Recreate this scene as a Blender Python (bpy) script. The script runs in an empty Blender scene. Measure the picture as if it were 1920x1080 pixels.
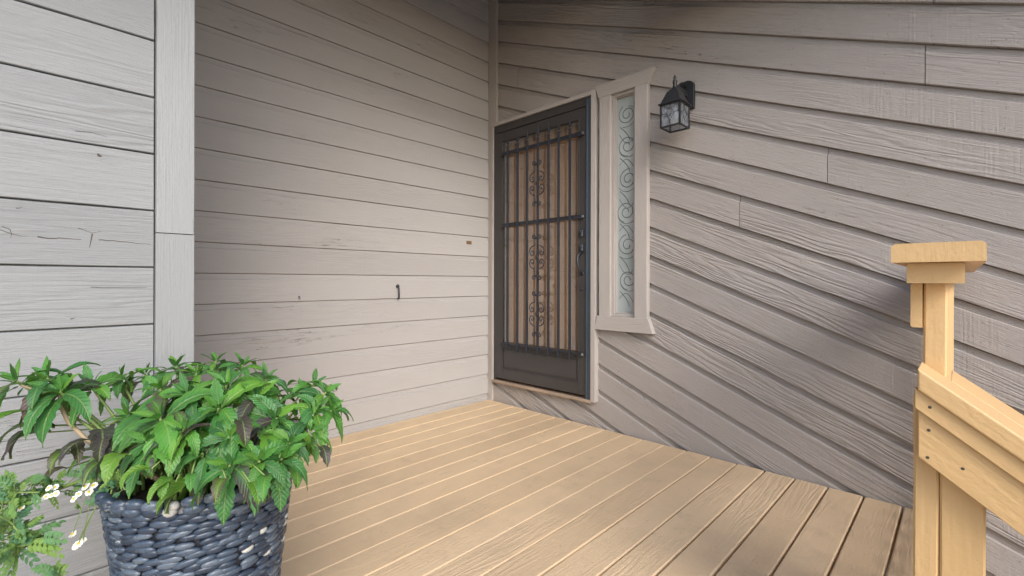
import bpy, bmesh, math, random
from mathutils import Vector, Matrix, noise
R = math.radians
sc = bpy.context.scene
C = sc.collection
# ------------------------------------------------------------------ camera
FX, RT = Vector((-.694, .72, 0)), Vector((.72, .694, 0))     # forward and right of the viewer
CX, CY, CZ = 2.89, -2.725, 1.0
F = 877.0
cam = bpy.data.cameras.new('camera'); co = bpy.data.objects.new('camera', cam); C.objects.link(co)
co.location = (CX, CY, CZ)
co.rotation_euler = (R(90), R(-0.12), math.atan2(.694, .72))
cam.sensor_width = 36; cam.lens = F / 1920 * 36; cam.shift_y = -13 / 1920
cam.clip_start = .02; cam.clip_end = 500
sc.camera = co
# ------------------------------------------------------------------ light
SUN_EL, SUN_AZ = 35.0, 27.0          # azimuth measured from +X towards -Y
w = bpy.data.worlds.new('World'); sc.world = w; w.use_nodes = True
nt = w.node_tree; bg = nt.nodes['Background']
sky = nt.nodes.new('ShaderNodeTexSky'); sky.sky_type = 'NISHITA'; sky.sun_disc = False
sky.sun_elevation = R(SUN_EL); sky.sun_rotation = R(90 + SUN_AZ)
sky.dust_density = 1.6; sky.air_density = 1.0; sky.ozone_density = 1.0
nt.links.new(sky.outputs[0], bg.inputs[0]); bg.inputs[1].default_value = .15
sun = bpy.data.lights.new('sun', 'SUN'); sun.energy = 1.05; sun.angle = R(29); sun.color = (1, .985, .96)
so = bpy.data.objects.new('sun', sun); C.objects.link(so)
sd = Vector((math.cos(R(SUN_EL)) * math.cos(R(SUN_AZ)), -math.cos(R(SUN_EL)) * math.sin(R(SUN_AZ)), math.sin(R(SUN_EL))))
so.rotation_euler = sd.to_track_quat('Z', 'Y').to_euler(); so.location = (8, -4, 6)
vs = sc.view_settings
vs.view_transform = 'Standard'; vs.look = 'None'; vs.gamma = 1; vs.use_curve_mapping = False
vs.exposure = 1.16
# ------------------------------------------------------------------ helpers
rnd = random.Random(7)
def on_y(px, py, yp=0.0):
    "x and height of the spot (px, py) on a plane parallel to the door wall"
    k = (px - 960) / F; dy = yp - CY
    a = dy * (.72 * k - .694) / (.72 + .694 * k)
    d = -.694 * a + .72 * dy
    return CX + a, CZ - (py - 527) / F * d
def on_x(px, py, xp=0.0):
    k = (px - 960) / F; a = xp - CX
    dy = (k * -.694 * a - .72 * a) / (.694 - .72 * k)
    d = -.694 * a + .72 * dy
    return CY + dy, CZ - (py - 527) / F * d
def at(px, py, d):
    return Vector((CX, CY, CZ)) + FX * d + RT * ((px - 960) / F * d) + Vector((0, 0, -(py - 527) / F * d))

def link(o, parent=None):
    C.objects.link(o)
    if parent is not None: o.parent = parent
    return o
def mesh_obj(name, bm, mat, parent=None, smooth=False, bevel=0, seg=2):
    me = bpy.data.meshes.new(name); bm.to_mesh(me); bm.free()
    if mat is not None:
        for m in (mat if isinstance(mat, (list, tuple)) else [mat]): me.materials.append(m)
    if smooth:
        for p in me.polygons: p.use_smooth = True
    o = bpy.data.objects.new(name, me); link(o, parent)
    if bevel:
        b = o.modifiers.new('bevel', 'BEVEL'); b.width = bevel; b.segments = seg; b.limit_method = 'ANGLE'; b.angle_limit = R(40)
    return o
def tag(o, label=None, cat=None, group=None, kind=None):
    if label: o['label'] = label
    if cat: o['category'] = cat
    if group: o['group'] = group
    if kind: o['kind'] = kind
    return o
def empty(name, loc=(0, 0, 0)):
    o = bpy.data.objects.new(name, None); o.location = loc; o.empty_display_size = .1; C.objects.link(o); return o
def child(name, bm, mat, parent, **kw):
    "a part given in world coordinates below an unrotated parent"
    o = mesh_obj(name, bm, mat, None, **kw)
    off = Vector((0, 0, 0)); p = parent
    while p is not None: off += p.location; p = p.parent
    o.data.transform(Matrix.Translation(-off)); o.parent = parent
    return o
def box(bm, x0, x1, y0, y1, z0, z1, mi=0):
    vv = [bm.verts.new((x, y, z)) for x in (x0, x1) for y in (y0, y1) for z in (z0, z1)]
    for f in ((0, 1, 3, 2), (4, 6, 7, 5), (0, 4, 5, 1), (2, 3, 7, 6), (0, 2, 6, 4), (1, 5, 7, 3)):
        bm.faces.new([vv[i] for i in f]).material_index = mi
    return vv
def prism_xz(bm, pts, y0, y1):
    a = [bm.verts.new((x, y0, z)) for x, z in pts]; b = [bm.verts.new((x, y1, z)) for x, z in pts]
    n = len(pts)
    bm.faces.new(a); bm.faces.new(b[::-1])
    for i in range(n): bm.faces.new((a[(i + 1) % n], a[i], b[i], b[(i + 1) % n]))
    bmesh.ops.recalc_face_normals(bm, faces=bm.faces[:])
def tube(bm, pts, r, n=8, cap=True, r1=None):
    pts = [Vector(p) for p in pts]; rings = []
    ref = Vector((0, 0, 1)); prev = None
    for i, p in enumerate(pts):
        t = (pts[min(i + 1, len(pts) - 1)] - pts[max(i - 1, 0)]).normalized()
        if prev is None:
            s = t.cross(ref)
            if s.length < .1: s = t.cross(Vector((1, 0, 0)))
            s.normalize()
        else:
            s = (prev - t * prev.dot(t)).normalized()
        prev = s; u = s.cross(t)
        rr = r if r1 is None else r + (r1 - r) * i / (len(pts) - 1)
        rings.append([bm.verts.new(p + s * (rr * math.cos(2 * math.pi * j / n)) + u * (rr * math.sin(2 * math.pi * j / n))) for j in range(n)])
    for a, b in zip(rings, rings[1:]):
        for j in range(n): bm.faces.new((a[j], a[(j + 1) % n], b[(j + 1) % n], b[j]))
    if cap: bm.faces.new(rings[0][::-1]); bm.faces.new(rings[-1])
def lathe(bm, prof, c, n=20, axis='Z'):
    rings = []
    for r_, h in prof:
        row = []
        for j in range(n):
            t = 2 * math.pi * j / n
            if axis == 'Z': q = (c[0] + r_ * math.cos(t), c[1] + r_ * math.sin(t), c[2] + h)
            elif axis == 'Y': q = (c[0] + r_ * math.cos(t), c[1] - h, c[2] + r_ * math.sin(t))
            else: q = (c[0] + h, c[1] + r_ * math.cos(t), c[2] + r_ * math.sin(t))
            row.append(bm.verts.new(q))
        rings.append(row)
    for a, b in zip(rings, rings[1:]):
        for j in range(n): bm.faces.new((a[j], a[(j + 1) % n], b[(j + 1) % n], b[j]))
    bm.faces.new(rings[0][::-1]); bm.faces.new(rings[-1])
    bmesh.ops.recalc_face_normals(bm, faces=bm.faces[:])

# ------------------------------------------------------------------ materials
class NT:
    def __init__(s, name):
        s.m = bpy.data.materials.new(name); s.m.use_nodes = True; s.t = s.m.node_tree
        s.b = s.t.nodes['Principled BSDF']; s.out = s.t.nodes['Material Output']
    def n(s, typ, **kw):
        x = s.t.nodes.new(typ)
        for k, v in kw.items():
            if k.startswith('i_'): x.inputs[k[2:].replace('_', ' ')].default_value = v
            else: setattr(x, k, v)
        return x
    def l(s, a, b): s.t.links.new(a, b)
    def mapping(s, src, scale, loc=(0, 0, 0)):
        m = s.n('ShaderNodeMapping'); m.inputs['Scale'].default_value = scale; m.inputs['Location'].default_value = loc
        s.l(src, m.inputs['Vector']); return m.outputs[0]
    def noise(s, vec, sc_=1, det=4, rough=.55, dist=0):
        x = s.n('ShaderNodeTexNoise'); x.inputs['Scale'].default_value = sc_; x.inputs['Detail'].default_value = det
        x.inputs['Roughness'].default_value = rough; x.inputs['Distortion'].default_value = dist; s.l(vec, x.inputs['Vector']); return x.outputs['Fac']
    def ramp(s, fac, a, b, lo=0., hi=1.):
        x = s.n('ShaderNodeMapRange'); x.inputs[1].default_value = a; x.inputs[2].default_value = b
        x.inputs[3].default_value = lo; x.inputs[4].default_value = hi; s.l(fac, x.inputs[0]); return x.outputs[0]
    def mix(s, fac, a, b, mode='MIX'):
        x = s.n('ShaderNodeMix', data_type='RGBA', blend_type=mode)
        for sock, v in ((x.inputs[0], fac), (x.inputs[6], a), (x.inputs[7], b)):
            if isinstance(v, bpy.types.NodeSocket): s.l(v, sock)
            elif isinstance(v, (int, float)) : sock.default_value = v
            else: sock.default_value = (*v, 1)
        return x.outputs[2]
    def math(s, op, a, b=0.):
        x = s.n('ShaderNodeMath', operation=op)
        for sock, v in ((x.inputs[0], a), (x.inputs[1], b)):
            if isinstance(v, bpy.types.NodeSocket): s.l(v, sock)
            else: sock.default_value = v
        return x.outputs[0]
    def bump(s, h, strength, dist):
        x = s.n('ShaderNodeBump'); x.inputs['Strength'].default_value = strength; x.inputs['Distance'].default_value = dist
        s.l(h, x.inputs['Height']); s.l(x.outputs[0], s.b.inputs['Normal'])

def painted_wood(name, col, col2, rough=.65, grain=1.0, saw=.5, knots=1.0, dirt=None, wear=None, bstr=.6, tv=.25, nails=None, crack=1.):
    """paint over rough-sawn timber; UV: u along the board, v across plus a board number"""
    N = NT(name); uv = N.n('ShaderNodeUVMap').outputs[0]
    # wavy growth rings, pushed aside round knots
    kn = N.n('ShaderNodeTexVoronoi', feature='F1'); kn.inputs['Scale'].default_value = 1
    N.l(N.mapping(uv, (1.6, 6, 1)), kn.inputs['Vector'])
    kd = N.ramp(kn.outputs['Distance'], 0, .5, 1, 0)
    kd2 = N.math('MULTIPLY', N.math('POWER', kd, 3), .5 * knots)
    low = N.noise(N.mapping(uv, (.9, 9, 1)), 1, 3)
    sep = N.n('ShaderNodeSeparateXYZ'); N.l(uv, sep.inputs[0])
    v = N.math('ADD', N.math('ADD', N.math('MULTIPLY', sep.outputs[1], 14.), N.math('MULTIPLY', low, 4.5)), kd2)
    ring = N.math('SINE', N.math('MULTIPLY', v, 15.))
    ring = N.ramp(ring, -1, 1)
    gmask = N.ramp(N.noise(N.mapping(uv, (.8, 3.1, 1)), 1, 2), .44, .62)      # only some stretches show rings
    fine = N.noise(N.mapping(uv, (7, 260, 1)), 1, 4, .65)
    sawn = N.noise(N.mapping(uv, (130, 3.2, 1)), 1, 2, .5)
    sawm = N.ramp(N.noise(N.mapping(uv, (1.3, 2.3, 1), (5, 9, 0)), 1, 3), .38, .75)
    rough_n = N.noise(N.mapping(uv, (60, 90, 1)), 1, 4, .6)
    # cracks
    cr = N.noise(N.mapping(uv, (2.2, 55, 1), (3, 1, 0)), 1, 2, .5)
    crk = N.ramp(N.math('ABSOLUTE', N.math('SUBTRACT', cr, .5)), 0, .0035, 1, 0)
    crk = N.math('MULTIPLY', crk, N.ramp(N.noise(N.mapping(uv, (.9, 4, 1), (7, 2, 0)), 1, 1), .63, .69, 0, crack))
    h = N.math('ADD', N.math('MULTIPLY', N.math('MULTIPLY', ring, gmask), .55 * grain), N.math('MULTIPLY', fine, .7 * grain))
    h = N.math('ADD', h, N.math('MULTIPLY', N.math('MULTIPLY', sawn, sawm), saw))
    h = N.math('ADD', h, N.math('MULTIPLY', rough_n, .5))
    h = N.math('SUBTRACT', h, N.math('MULTIPLY', crk, 2.5))
    N.bump(h, bstr, .0042)
    big = N.noise(N.mapping(uv, (.7, 2.3, 1)), 1, 4, .6)
    c = N.mix(N.ramp(big, .3, .7), col, col2)
    tone = N.noise(N.mapping(uv, (.12, .8, 1), (1, 3, 0)), 1, 1)
    c = N.mix(N.ramp(tone, .35, .65, 0, tv), c, [x * .72 for x in col])
    c = N.mix(N.math('MULTIPLY', N.math('MULTIPLY', N.ramp(ring, .55, 0), gmask), .16 * grain), c, [x * .55 for x in col])
    c = N.mix(N.math('MULTIPLY', N.ramp(fine, .5, .3), .20 * grain), c, [x * .6 for x in col])
    c = N.mix(N.math('MULTIPLY', crk, .8), c, (.05, .04, .035))
    if dirt:
        geo = N.n('ShaderNodeNewGeometry').outputs['Position']
        dn = N.noise(N.mapping(geo, (1, 1, 1)), 1.7, 6, .62)
        c = N.mix(N.ramp(dn, .5, .75, 0, .38), c, dirt)
        d2 = N.noise(N.mapping(geo, (1, 1, 1), (4, 4, 4)), 7, 5, .7)
        c = N.mix(N.ramp(d2, .56, .72, 0, .35), c, dirt)
    if wear:
        wn = N.noise(N.mapping(uv, (9, 14, 1), (2, 5, 0)), 1, 6, .7)
        c = N.mix(N.ramp(wn, .66, .73, 0, .5), c, wear)
    if nails:
        pv = N.math('FLOORED_MODULO', sep.outputs[1], 3.37); pu = N.math('FLOORED_MODULO', sep.outputs[0], .406); tot = None
        for h_ in nails:
            dd = N.math('SQRT', N.math('ADD', N.math('POWER', N.math('SUBTRACT', pu, .2 + h_ * .07), 2.), N.math('POWER', N.math('SUBTRACT', pv, h_), 2.)))
            k_ = N.ramp(dd, .0022, .0036, 1, 0); tot = k_ if tot is None else N.math('MAXIMUM', tot, k_)
        c = N.mix(N.math('MULTIPLY', tot, .55), c, [x * .32 for x in col])
    N.l(c, N.b.inputs['Base Color']); N.b.inputs['Roughness'].default_value = rough
    N.b.inputs['Specular IOR Level'].default_value = .35
    return N.m

def painted(name, col, rough=.6, var=.1, bump=.4, scale=40, metal=0, stretch=(1, 1, 1), dist=.001, fleck=None):
    N = NT(name); g = N.n('ShaderNodeTexCoord').outputs['Object']
    n1 = N.noise(N.mapping(g, stretch), scale, 5, .6); n2 = N.noise(g, 3, 4)
    c = N.mix(N.ramp(n2, .3, .7), [x * (1 - var) for x in col], [min(1, x * (1 + var)) for x in col])
    c = N.mix(N.ramp(n1, .45, .25, 0, .4), c, [x * .6 for x in col])
    if fleck: c = N.mix(N.ramp(N.noise(g, 55, 3, .6), .62, .68), c, fleck)
    N.l(c, N.b.inputs['Base Color']); N.b.inputs['Roughness'].default_value = rough; N.b.inputs['Metallic'].default_value = metal
    N.bump(n1, bump, dist); return N.m

M = {}
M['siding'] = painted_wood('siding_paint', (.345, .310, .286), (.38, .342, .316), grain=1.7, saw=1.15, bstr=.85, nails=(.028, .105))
M['siding_near_skytint'] = painted_wood('siding_paint_front_skytint', (.262, .270, .275), (.298, .305, .31), grain=1.3, saw=.3, knots=1.5)  # same paint, darkened and cooled to put the skylight into the colour
M['siding_left_bounce_toned'] = painted_wood('siding_paint_bounce_toned', (.378, .358, .345), (.413, .393, .378), grain=.45, saw=.3)  # same paint, base cooled to offset warm light bounced off the deck
M['trim_near_skytint'] = painted_wood('trim_paint_front_skytint', (.275, .284, .286), (.31, .318, .32), grain=.9, saw=.3, crack=0)  # trim copy with the same cool skylight tone in its colour
M['trim'] = painted_wood('trim_paint', (.40, .36, .33), (.44, .40, .37), grain=.9, saw=.3, crack=0)
M['deck'] = painted_wood('deck_paint', (.645, .475, .298), (.715, .54, .348), rough=.5, grain=.8, saw=0, crack=.3, dirt=(.33, .25, .175), wear=(.68, .54, .39), tv=.38, nails=(.022, .115))
M['rail'] = painted_wood('rail_paint', (.56, .365, .17), (.62, .41, .20), rough=.42, crack=.0, grain=.22, saw=0, knots=.5)
M['core'] = painted('wall_core', (.2, .18, .17))
M['steel'] = painted('door_paint', (.045, .041, .040), .45, .1, .15, 60)
M['iron'] = painted('wrought_iron', (.022, .024, .032), .33, .15, .3, 90)
M['jamb'] = painted('jamb_metal', (.10, .125, .155), .4, .1, .1, 60, metal=.6)
M['chrome'] = painted('bright_metal', (.45, .5, .56), .25, .1, .1, 60, metal=.9)
M['lampblack'] = painted('lantern_black', (.018, .018, .02), .45, .2, .8, 120)
M['threshold'] = painted('threshold_wood', (.30, .22, .16), .7, .4, .8, 30, stretch=(1, 8, 8))
M['soil'] = painted('potting_soil', (.018, .013, .01), .95, .4, 1, 60, dist=.01)
M['bulb'] = painted('bulb_glass', (.85, .85, .8), .2, .02, 0, 10)
M['screw'] = painted('screw_head', (.06, .045, .035), .6)
M['copper'] = painted('copper_plate', (.17, .10, .05), .5, .3, .3, 200)
M['bounce_ground'] = painted('bounce_gravel', (.36, .33, .29), .95, .4, 1, 12, dist=.03)  # unseen ground surface, made pale so its bounce fills the walls
M['stem'] = painted('plant_stem', (.16, .24, .06), .5, .3, .2, 40)
M['stemred'] = painted('woody_stem', (.36, .27, .17), .6, .3, .3, 60)
M['petal'] = painted('white_petal', (.85, .84, .78), .6, .04, .1, 80)
M['yolk'] = painted('flower_eye', (.75, .50, .05), .7, .15, .8, 600)
M['ceiling'] = painted('soffit_paint', (.16, .12, .10), .8, .05, .2, 30)

def door_wood():
    N = NT('front_door_stain'); g = N.n('ShaderNodeTexCoord').outputs['Object']
    f = N.noise(N.mapping(g, (30, 30, 1.4)), 1, 6, .65, .4); b = N.noise(N.mapping(g, (5, 5, 1)), 1, 3)
    c = N.mix(N.ramp(f, .3, .7), (.38, .18, .08), (.66, .39, .21)); c = N.mix(N.ramp(b, .4, .7, 0, .5), c, (.62, .42, .27))
    N.l(c, N.b.inputs['Base Color']); N.b.inputs['Roughness'].default_value = .5; N.bump(f, .3, .001); return N.m
M['doorwood'] = door_wood()
def storm_glass():
    N = NT('storm_glass'); t = N.n('ShaderNodeBsdfTransparent'); t.inputs[0].default_value = (.93, .94, .94, 1)
    gl = N.n('ShaderNodeBsdfGlossy'); gl.inputs['Roughness'].default_value = .02
    lw = N.n('ShaderNodeLayerWeight'); fc = N.math('ADD', N.math('MULTIPLY', N.math('POWER', lw.outputs['Facing'], 4.), .8), .17)
    mx = N.n('ShaderNodeMixShader'); N.l(fc, mx.inputs[0]); N.l(t.outputs[0], mx.inputs[1]); N.l(gl.outputs[0], mx.inputs[2])
    N.l(mx.outputs[0], N.out.inputs[0]); return N.m
M['glass'] = storm_glass()
def seeded_glass():
    N = NT('seeded_glass'); t = N.n('ShaderNodeBsdfTransparent'); t.inputs[0].default_value = (.75, .77, .8, 1)
    d = N.n('ShaderNodeBsdfPrincipled'); d.inputs['Base Color'].default_value = (.5, .52, .55, 1); d.inputs['Roughness'].default_value = .15
    g = N.n('ShaderNodeTexCoord').outputs['Object']; n_ = N.noise(g, 45, 3)
    mx = N.n('ShaderNodeMixShader'); N.l(N.ramp(n_, .35, .65, .08, .3), mx.inputs[0]); N.l(t.outputs[0], mx.inputs[1]); N.l(d.outputs[0], mx.inputs[2])
    N.l(mx.outputs[0], N.out.inputs[0]); return N.m
M['seeded'] = seeded_glass()
def frosted():
    N = NT('frosted_glass'); g = N.n('ShaderNodeTexCoord').outputs['Object']
    n_ = N.noise(g, 350, 3); b = N.noise(g, 3, 2)
    c = N.mix(N.ramp(b, .35, .65), (.33, .365, .36), (.44, .475, .465))
    N.l(c, N.b.inputs['Base Color']); N.b.inputs['Roughness'].default_value = .18; N.b.inputs['Coat Weight'].default_value = .6
    N.b.inputs['Coat Roughness'].default_value = .05; N.bump(n_, .25, .0006); return N.m
M['frosted'] = frosted()
M['etch'] = painted('etched_line', (.13, .15, .15), .35, .1, .1, 60)
def pebble():
    N = NT('dark_pebble'); at_ = N.n('ShaderNodeAttribute', attribute_name='Col'); g = N.n('ShaderNodeTexCoord').outputs['Object']
    n1 = N.noise(N.mapping(g, (1, 1, 2.5)), 38, 6, .72); n2 = N.noise(g, 190, 4, .6); n3 = N.noise(g, 9, 3)
    c = N.mix(N.ramp(n1, .54, .78, 0, .5), at_.outputs['Color'], (.28, .33, .40))
    m = N.math('MULTIPLY', N.ramp(n1, .58, .66), N.ramp(n3, .5, .62))
    c = N.mix(N.math('MULTIPLY', m, .55), c, (.66, .66, .64)); c = N.mix(N.ramp(n2, .50, .3, 0, .35), c, (.012, .016, .025))
    N.l(c, N.b.inputs['Base Color']); N.b.inputs['Roughness'].default_value = .33; N.bump(n1, .3, .002); return N.m
M['pebble'] = pebble()
def leafmat(name, vein=(.30, .42, .12), spots=True):
    N = NT(name); at_ = N.n('ShaderNodeAttribute', attribute_name='Col'); uv = N.n('ShaderNodeUVMap').outputs[0]
    sep = N.n('ShaderNodeSeparateXYZ'); N.l(uv, sep.inputs[0])
    au = N.math('ABSOLUTE', N.math('SUBTRACT', sep.outputs[0], .5))
    mid = N.ramp(au, .012, .045, 1, 0)
    vv = N.math('SUBTRACT', sep.outputs[1], N.math('MULTIPLY', au, .55))
    sv = N.math('SINE', N.math('MULTIPLY', vv, 62.)); side = N.ramp(sv, .80, 1)
    g = N.n('ShaderNodeTexCoord').outputs['Object']; n1 = N.noise(g, 26, 4); n2 = N.noise(g, 210, 3, .6)
    c = N.mix(N.ramp(n1, .35, .7, 0, .35), at_.outputs['Color'], (.03, .10, .02), 'MIX')
    c = N.mix(N.math('MULTIPLY', side, .10), c, vein); c = N.mix(N.math('MULTIPLY', mid, .42), c, vein)
    if spots: c = N.mix(N.ramp(n2, .69, .73, 0, .55), c, (.55, .62, .5))
    N.l(c, N.b.inputs['Base Color']); N.b.inputs['Roughness'].default_value = .42
    h = N.math('SUBTRACT', N.math('MULTIPLY', N.ramp(sv, -1, 1), .6), N.math('ADD', N.math('MULTIPLY', mid, 1.), N.math('MULTIPLY', n1, .3)))
    N.bump(h, .6, .0016)
    tr = N.n('ShaderNodeBsdfTranslucent'); N.l(N.mix(.35, c, (.25, .5, .05)), tr.inputs[0])
    mx = N.n('ShaderNodeMixShader'); mx.inputs[0].default_value = .28; N.l(N.b.outputs[0], mx.inputs[1]); N.l(tr.outputs[0], mx.inputs[2])
    N.l(mx.outputs[0], N.out.inputs[0]); return N.m
M['leaf'] = leafmat('broad_leaf'); M['fern'] = leafmat('feathery_leaf', (.25, .36, .10), False)

# ------------------------------------------------------------------ timber pieces
BID = [0]
def board(bm, o, t, v, n, L, W, T, jit=.0006, step=.15, edge=.0018, u0=None):
    """a plank: start corner o, unit vectors along/across/outward, length, width, thickness; back face at o, front at o+n*T"""
    uvl = bm.loops.layers.uv.verify(); BID[0] += 1; bid = BID[0] * 3.37
    if u0 is None: u0 = .406 * rnd.randint(0, 90)
    k = max(1, int(L / step)); prof = [(0, 0), (0, T - edge), (edge, T), (W / 2, T), (W - edge, T), (W, T - edge), (W, 0)]
    seed = rnd.uniform(0, 99); rows = []
    for i in range(k + 1):
        s = L * i / k; row = []
        for j, (a, d) in enumerate(prof):
            q = noise.noise(Vector((s * 5, seed, 0))) * jit if a < W / 2 else noise.noise(Vector((s * 5, seed, 9))) * jit
            e = noise.noise(Vector((s * 2.2, seed, 20 + a * 9))) * jit * .8
            row.append(bm.verts.new(o + t * s + v * (a + (q if a != W / 2 else 0)) + n * (d + (e if d > 0 else 0))))
        rows.append(row)
    def uvset(f):
        for lp in f.loops:
            p = lp.vert.co - o; lp[uvl].uv = (u0 + p.dot(t), bid + p.dot(v) + p.dot(n))
    for i in range(k):
        for j in range(len(prof)):
            j2 = (j + 1) % len(prof)
            uvset(bm.faces.new((rows[i][j], rows[i][j2], rows[i + 1][j2], rows[i + 1][j])))
    for row in (rows[0], rows[-1]):
        f = bm.faces.new(row)
        for lp in f.loops:
            p = lp.vert.co - o; lp[uvl].uv = (u0 + p.dot(n) * 1.0, bid + p.dot(v))
    return bm
def plank(name, mat, parent, x0, x1, y0, y1, z0, z1, axis, face, label=None, jit=.0008, edge=.002):
    """axis-aligned plank as its own part; axis = grain direction, face = outward axis with sign"""
    lo = Vector((x0, y0, z0)); size = Vector((x1 - x0, y1 - y0, z1 - z0))
    ax = 'XYZ'.index(axis); fx = 'XYZ'.index(face[1]); sg = 1 if face[0] == '+' else -1; vx = 3 - ax - fx
    e = [Vector((1, 0, 0)), Vector((0, 1, 0)), Vector((0, 0, 1))]
    n = e[fx] * sg; o = lo.copy()
    if sg < 0: o[fx] += size[fx]
    bm = bmesh.new(); board(bm, o, e[ax], e[vx], n, size[ax], size[vx], size[fx], jit=jit, edge=edge)
    bmesh.ops.recalc_face_normals(bm, faces=bm.faces[:])
    ob = child(name, bm, mat, parent)
    if label: ob['label'] = label
    return ob

def siding(o, t, v, n, t0, t1, w, i0, i1, joints, CH=.031, D=.009, jit=.0007, step=.12, skew=0.):
    """channel siding: boards i0..i1 with lower edge at v = i*w; the top CH of every board is a recessed channel"""
    bm = bmesh.new(); uvl = bm.loops.layers.uv.verify()
    prof = [(0, -D - .009), (0.0004, -.002), (.002, 0), (w * .45, 0), (w - CH - .003, 0), (w - CH - .0005, -.0022), (w - CH + .001, -D + .0008), (w - .0024, -D), (w - .0018, -D - .009), (w, -D - .009)]
    for i in range(i0, i1):
        cuts = [t0] + sorted(joints.get(i, [])) + [t1]; BID[0] += 1
        for a, b in zip(cuts, cuts[1:]):
            a_ = a + (.0016 if a != t0 else 0); b_ = b - (.0016 if b != t1 else 0)
            k = max(1, int((b_ - a_) / step)); u0 = rnd.uniform(0, 50); seed = rnd.uniform(0, 500); pd = rnd.uniform(-.0008, .0008); rows = []
            for q in range(k + 1):
                s = a_ + (b_ - a_) * q / k; row = []
                for (pv, pn) in prof:
                    jb = noise.noise(Vector((s * 6, seed, 0))) * jit * (2 if pv < .01 else 0)
                    jt = noise.noise(Vector((s * 5, seed, 7))) * jit * (2.5 if w - CH - .004 < pv < w - .001 else 0)
                    jn = noise.noise(Vector((s * 1.6, seed, 30))) * .001 if pn > -.003 else 0
                    row.append(bm.verts.new(o + t * (s - pv * skew) + v * (i * w + pv + jb + jt) + n * (pn + jn + (pd if pn > -.003 else 0))))
                rows.append((s, row))
            for (s1, r1), (s2, r2) in zip(rows, rows[1:]):
                for j in range(len(prof) - 1):
                    f = bm.faces.new((r1[j], r2[j], r2[j + 1], r1[j + 1]))
                    for lp, (ss, jj) in zip(f.loops, ((s1, j), (s2, j), (s2, j + 1), (s1, j + 1))):
                        lp[uvl].uv = (u0 + ss, BID[0] * 3.37 + prof[jj][0])
            for sgn, (s_, r_) in ((0, rows[0]), (1, rows[-1])):       # end grain at joints
                back = [bm.verts.new(r_[0].co), bm.verts.new(r_[-1].co - n * .0005)]
                try:
                    f = bm.faces.new(r_ + [back[1], back[0]][:1]); 
                    for lp in f.loops: lp[uvl].uv = (u0, BID[0] * 3.37)
                except ValueError: pass
    return bm
def clip(bm, co_, no):
    bmesh.ops.bisect_plane(bm, geom=bm.verts[:] + bm.edges[:] + bm.faces[:], plane_co=co_, plane_no=no, clear_outer=True)
def cut_rect(bm, x0, x1, z0, z1):
    for c_, n_ in (((x0, 0, 0), (1, 0, 0)), ((x1, 0, 0), (1, 0, 0)), ((0, 0, z0), (0, 0, 1)), ((0, 0, z1), (0, 0, 1))):
        bmesh.ops.bisect_plane(bm, geom=bm.verts[:] + bm.edges[:] + bm.faces[:], plane_co=c_, plane_no=n_)
    dead = [f for f in bm.faces if x0 < f.calc_center_median().x < x1 and z0 < f.calc_center_median().z < z1]
    bmesh.ops.delete(bm, geom=dead, context='FACES')

X, Y, Z = Vector((1, 0, 0)), Vector((0, 1, 0)), Vector((0, 0, 1))
TOP = 3.6; BOT = -.85
# ------------------------------------------------------------------ house
house = empty('house', (0, 0, 0))
tag(house, 'taupe timber-clad house with a recessed porch, diagonal siding and a barred entrance door', 'house')
WS = .1645
zref = 1.039
# recessed side wall, x = 0
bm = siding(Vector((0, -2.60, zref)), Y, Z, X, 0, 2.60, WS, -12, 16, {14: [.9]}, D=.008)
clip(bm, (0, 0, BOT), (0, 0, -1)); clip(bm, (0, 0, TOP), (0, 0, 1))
tag(child('side_wall', bm, M['siding_left_bounce_toned'], house), 'shaded wall of level boards left of the entrance door')
# front wall on the near left, x = 1.2
XN = 1.2
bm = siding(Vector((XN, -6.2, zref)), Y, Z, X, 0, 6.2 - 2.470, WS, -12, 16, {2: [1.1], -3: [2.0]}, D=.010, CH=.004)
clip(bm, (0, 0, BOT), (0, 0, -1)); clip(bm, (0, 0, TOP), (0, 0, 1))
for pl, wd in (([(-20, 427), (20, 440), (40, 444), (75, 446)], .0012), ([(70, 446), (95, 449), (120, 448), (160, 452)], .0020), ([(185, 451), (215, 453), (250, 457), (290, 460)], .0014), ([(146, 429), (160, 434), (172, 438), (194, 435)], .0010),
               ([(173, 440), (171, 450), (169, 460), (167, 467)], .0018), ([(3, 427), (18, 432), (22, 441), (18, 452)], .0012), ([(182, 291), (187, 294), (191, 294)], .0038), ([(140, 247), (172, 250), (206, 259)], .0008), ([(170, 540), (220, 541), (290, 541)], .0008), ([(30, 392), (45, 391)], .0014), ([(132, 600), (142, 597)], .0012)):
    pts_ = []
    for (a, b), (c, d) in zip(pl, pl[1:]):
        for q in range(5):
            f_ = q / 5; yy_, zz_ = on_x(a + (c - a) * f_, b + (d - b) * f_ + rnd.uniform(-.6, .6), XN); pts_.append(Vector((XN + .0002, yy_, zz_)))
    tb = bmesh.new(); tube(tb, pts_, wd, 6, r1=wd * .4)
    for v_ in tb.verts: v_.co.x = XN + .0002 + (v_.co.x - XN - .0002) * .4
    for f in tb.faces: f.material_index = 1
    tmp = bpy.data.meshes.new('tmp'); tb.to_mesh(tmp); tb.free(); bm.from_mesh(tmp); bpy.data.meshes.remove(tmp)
tag(child('front_wall', bm, [M['siding_near_skytint'], M['screw']], house), 'wall of wide level boards at the near left')
# return of the recess, facing the door wall
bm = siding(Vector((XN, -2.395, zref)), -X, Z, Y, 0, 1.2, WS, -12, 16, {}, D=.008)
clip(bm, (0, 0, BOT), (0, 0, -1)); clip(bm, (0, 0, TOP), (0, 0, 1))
child('return_wall', bm, M['siding_left_bounce_toned'], house)
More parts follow.
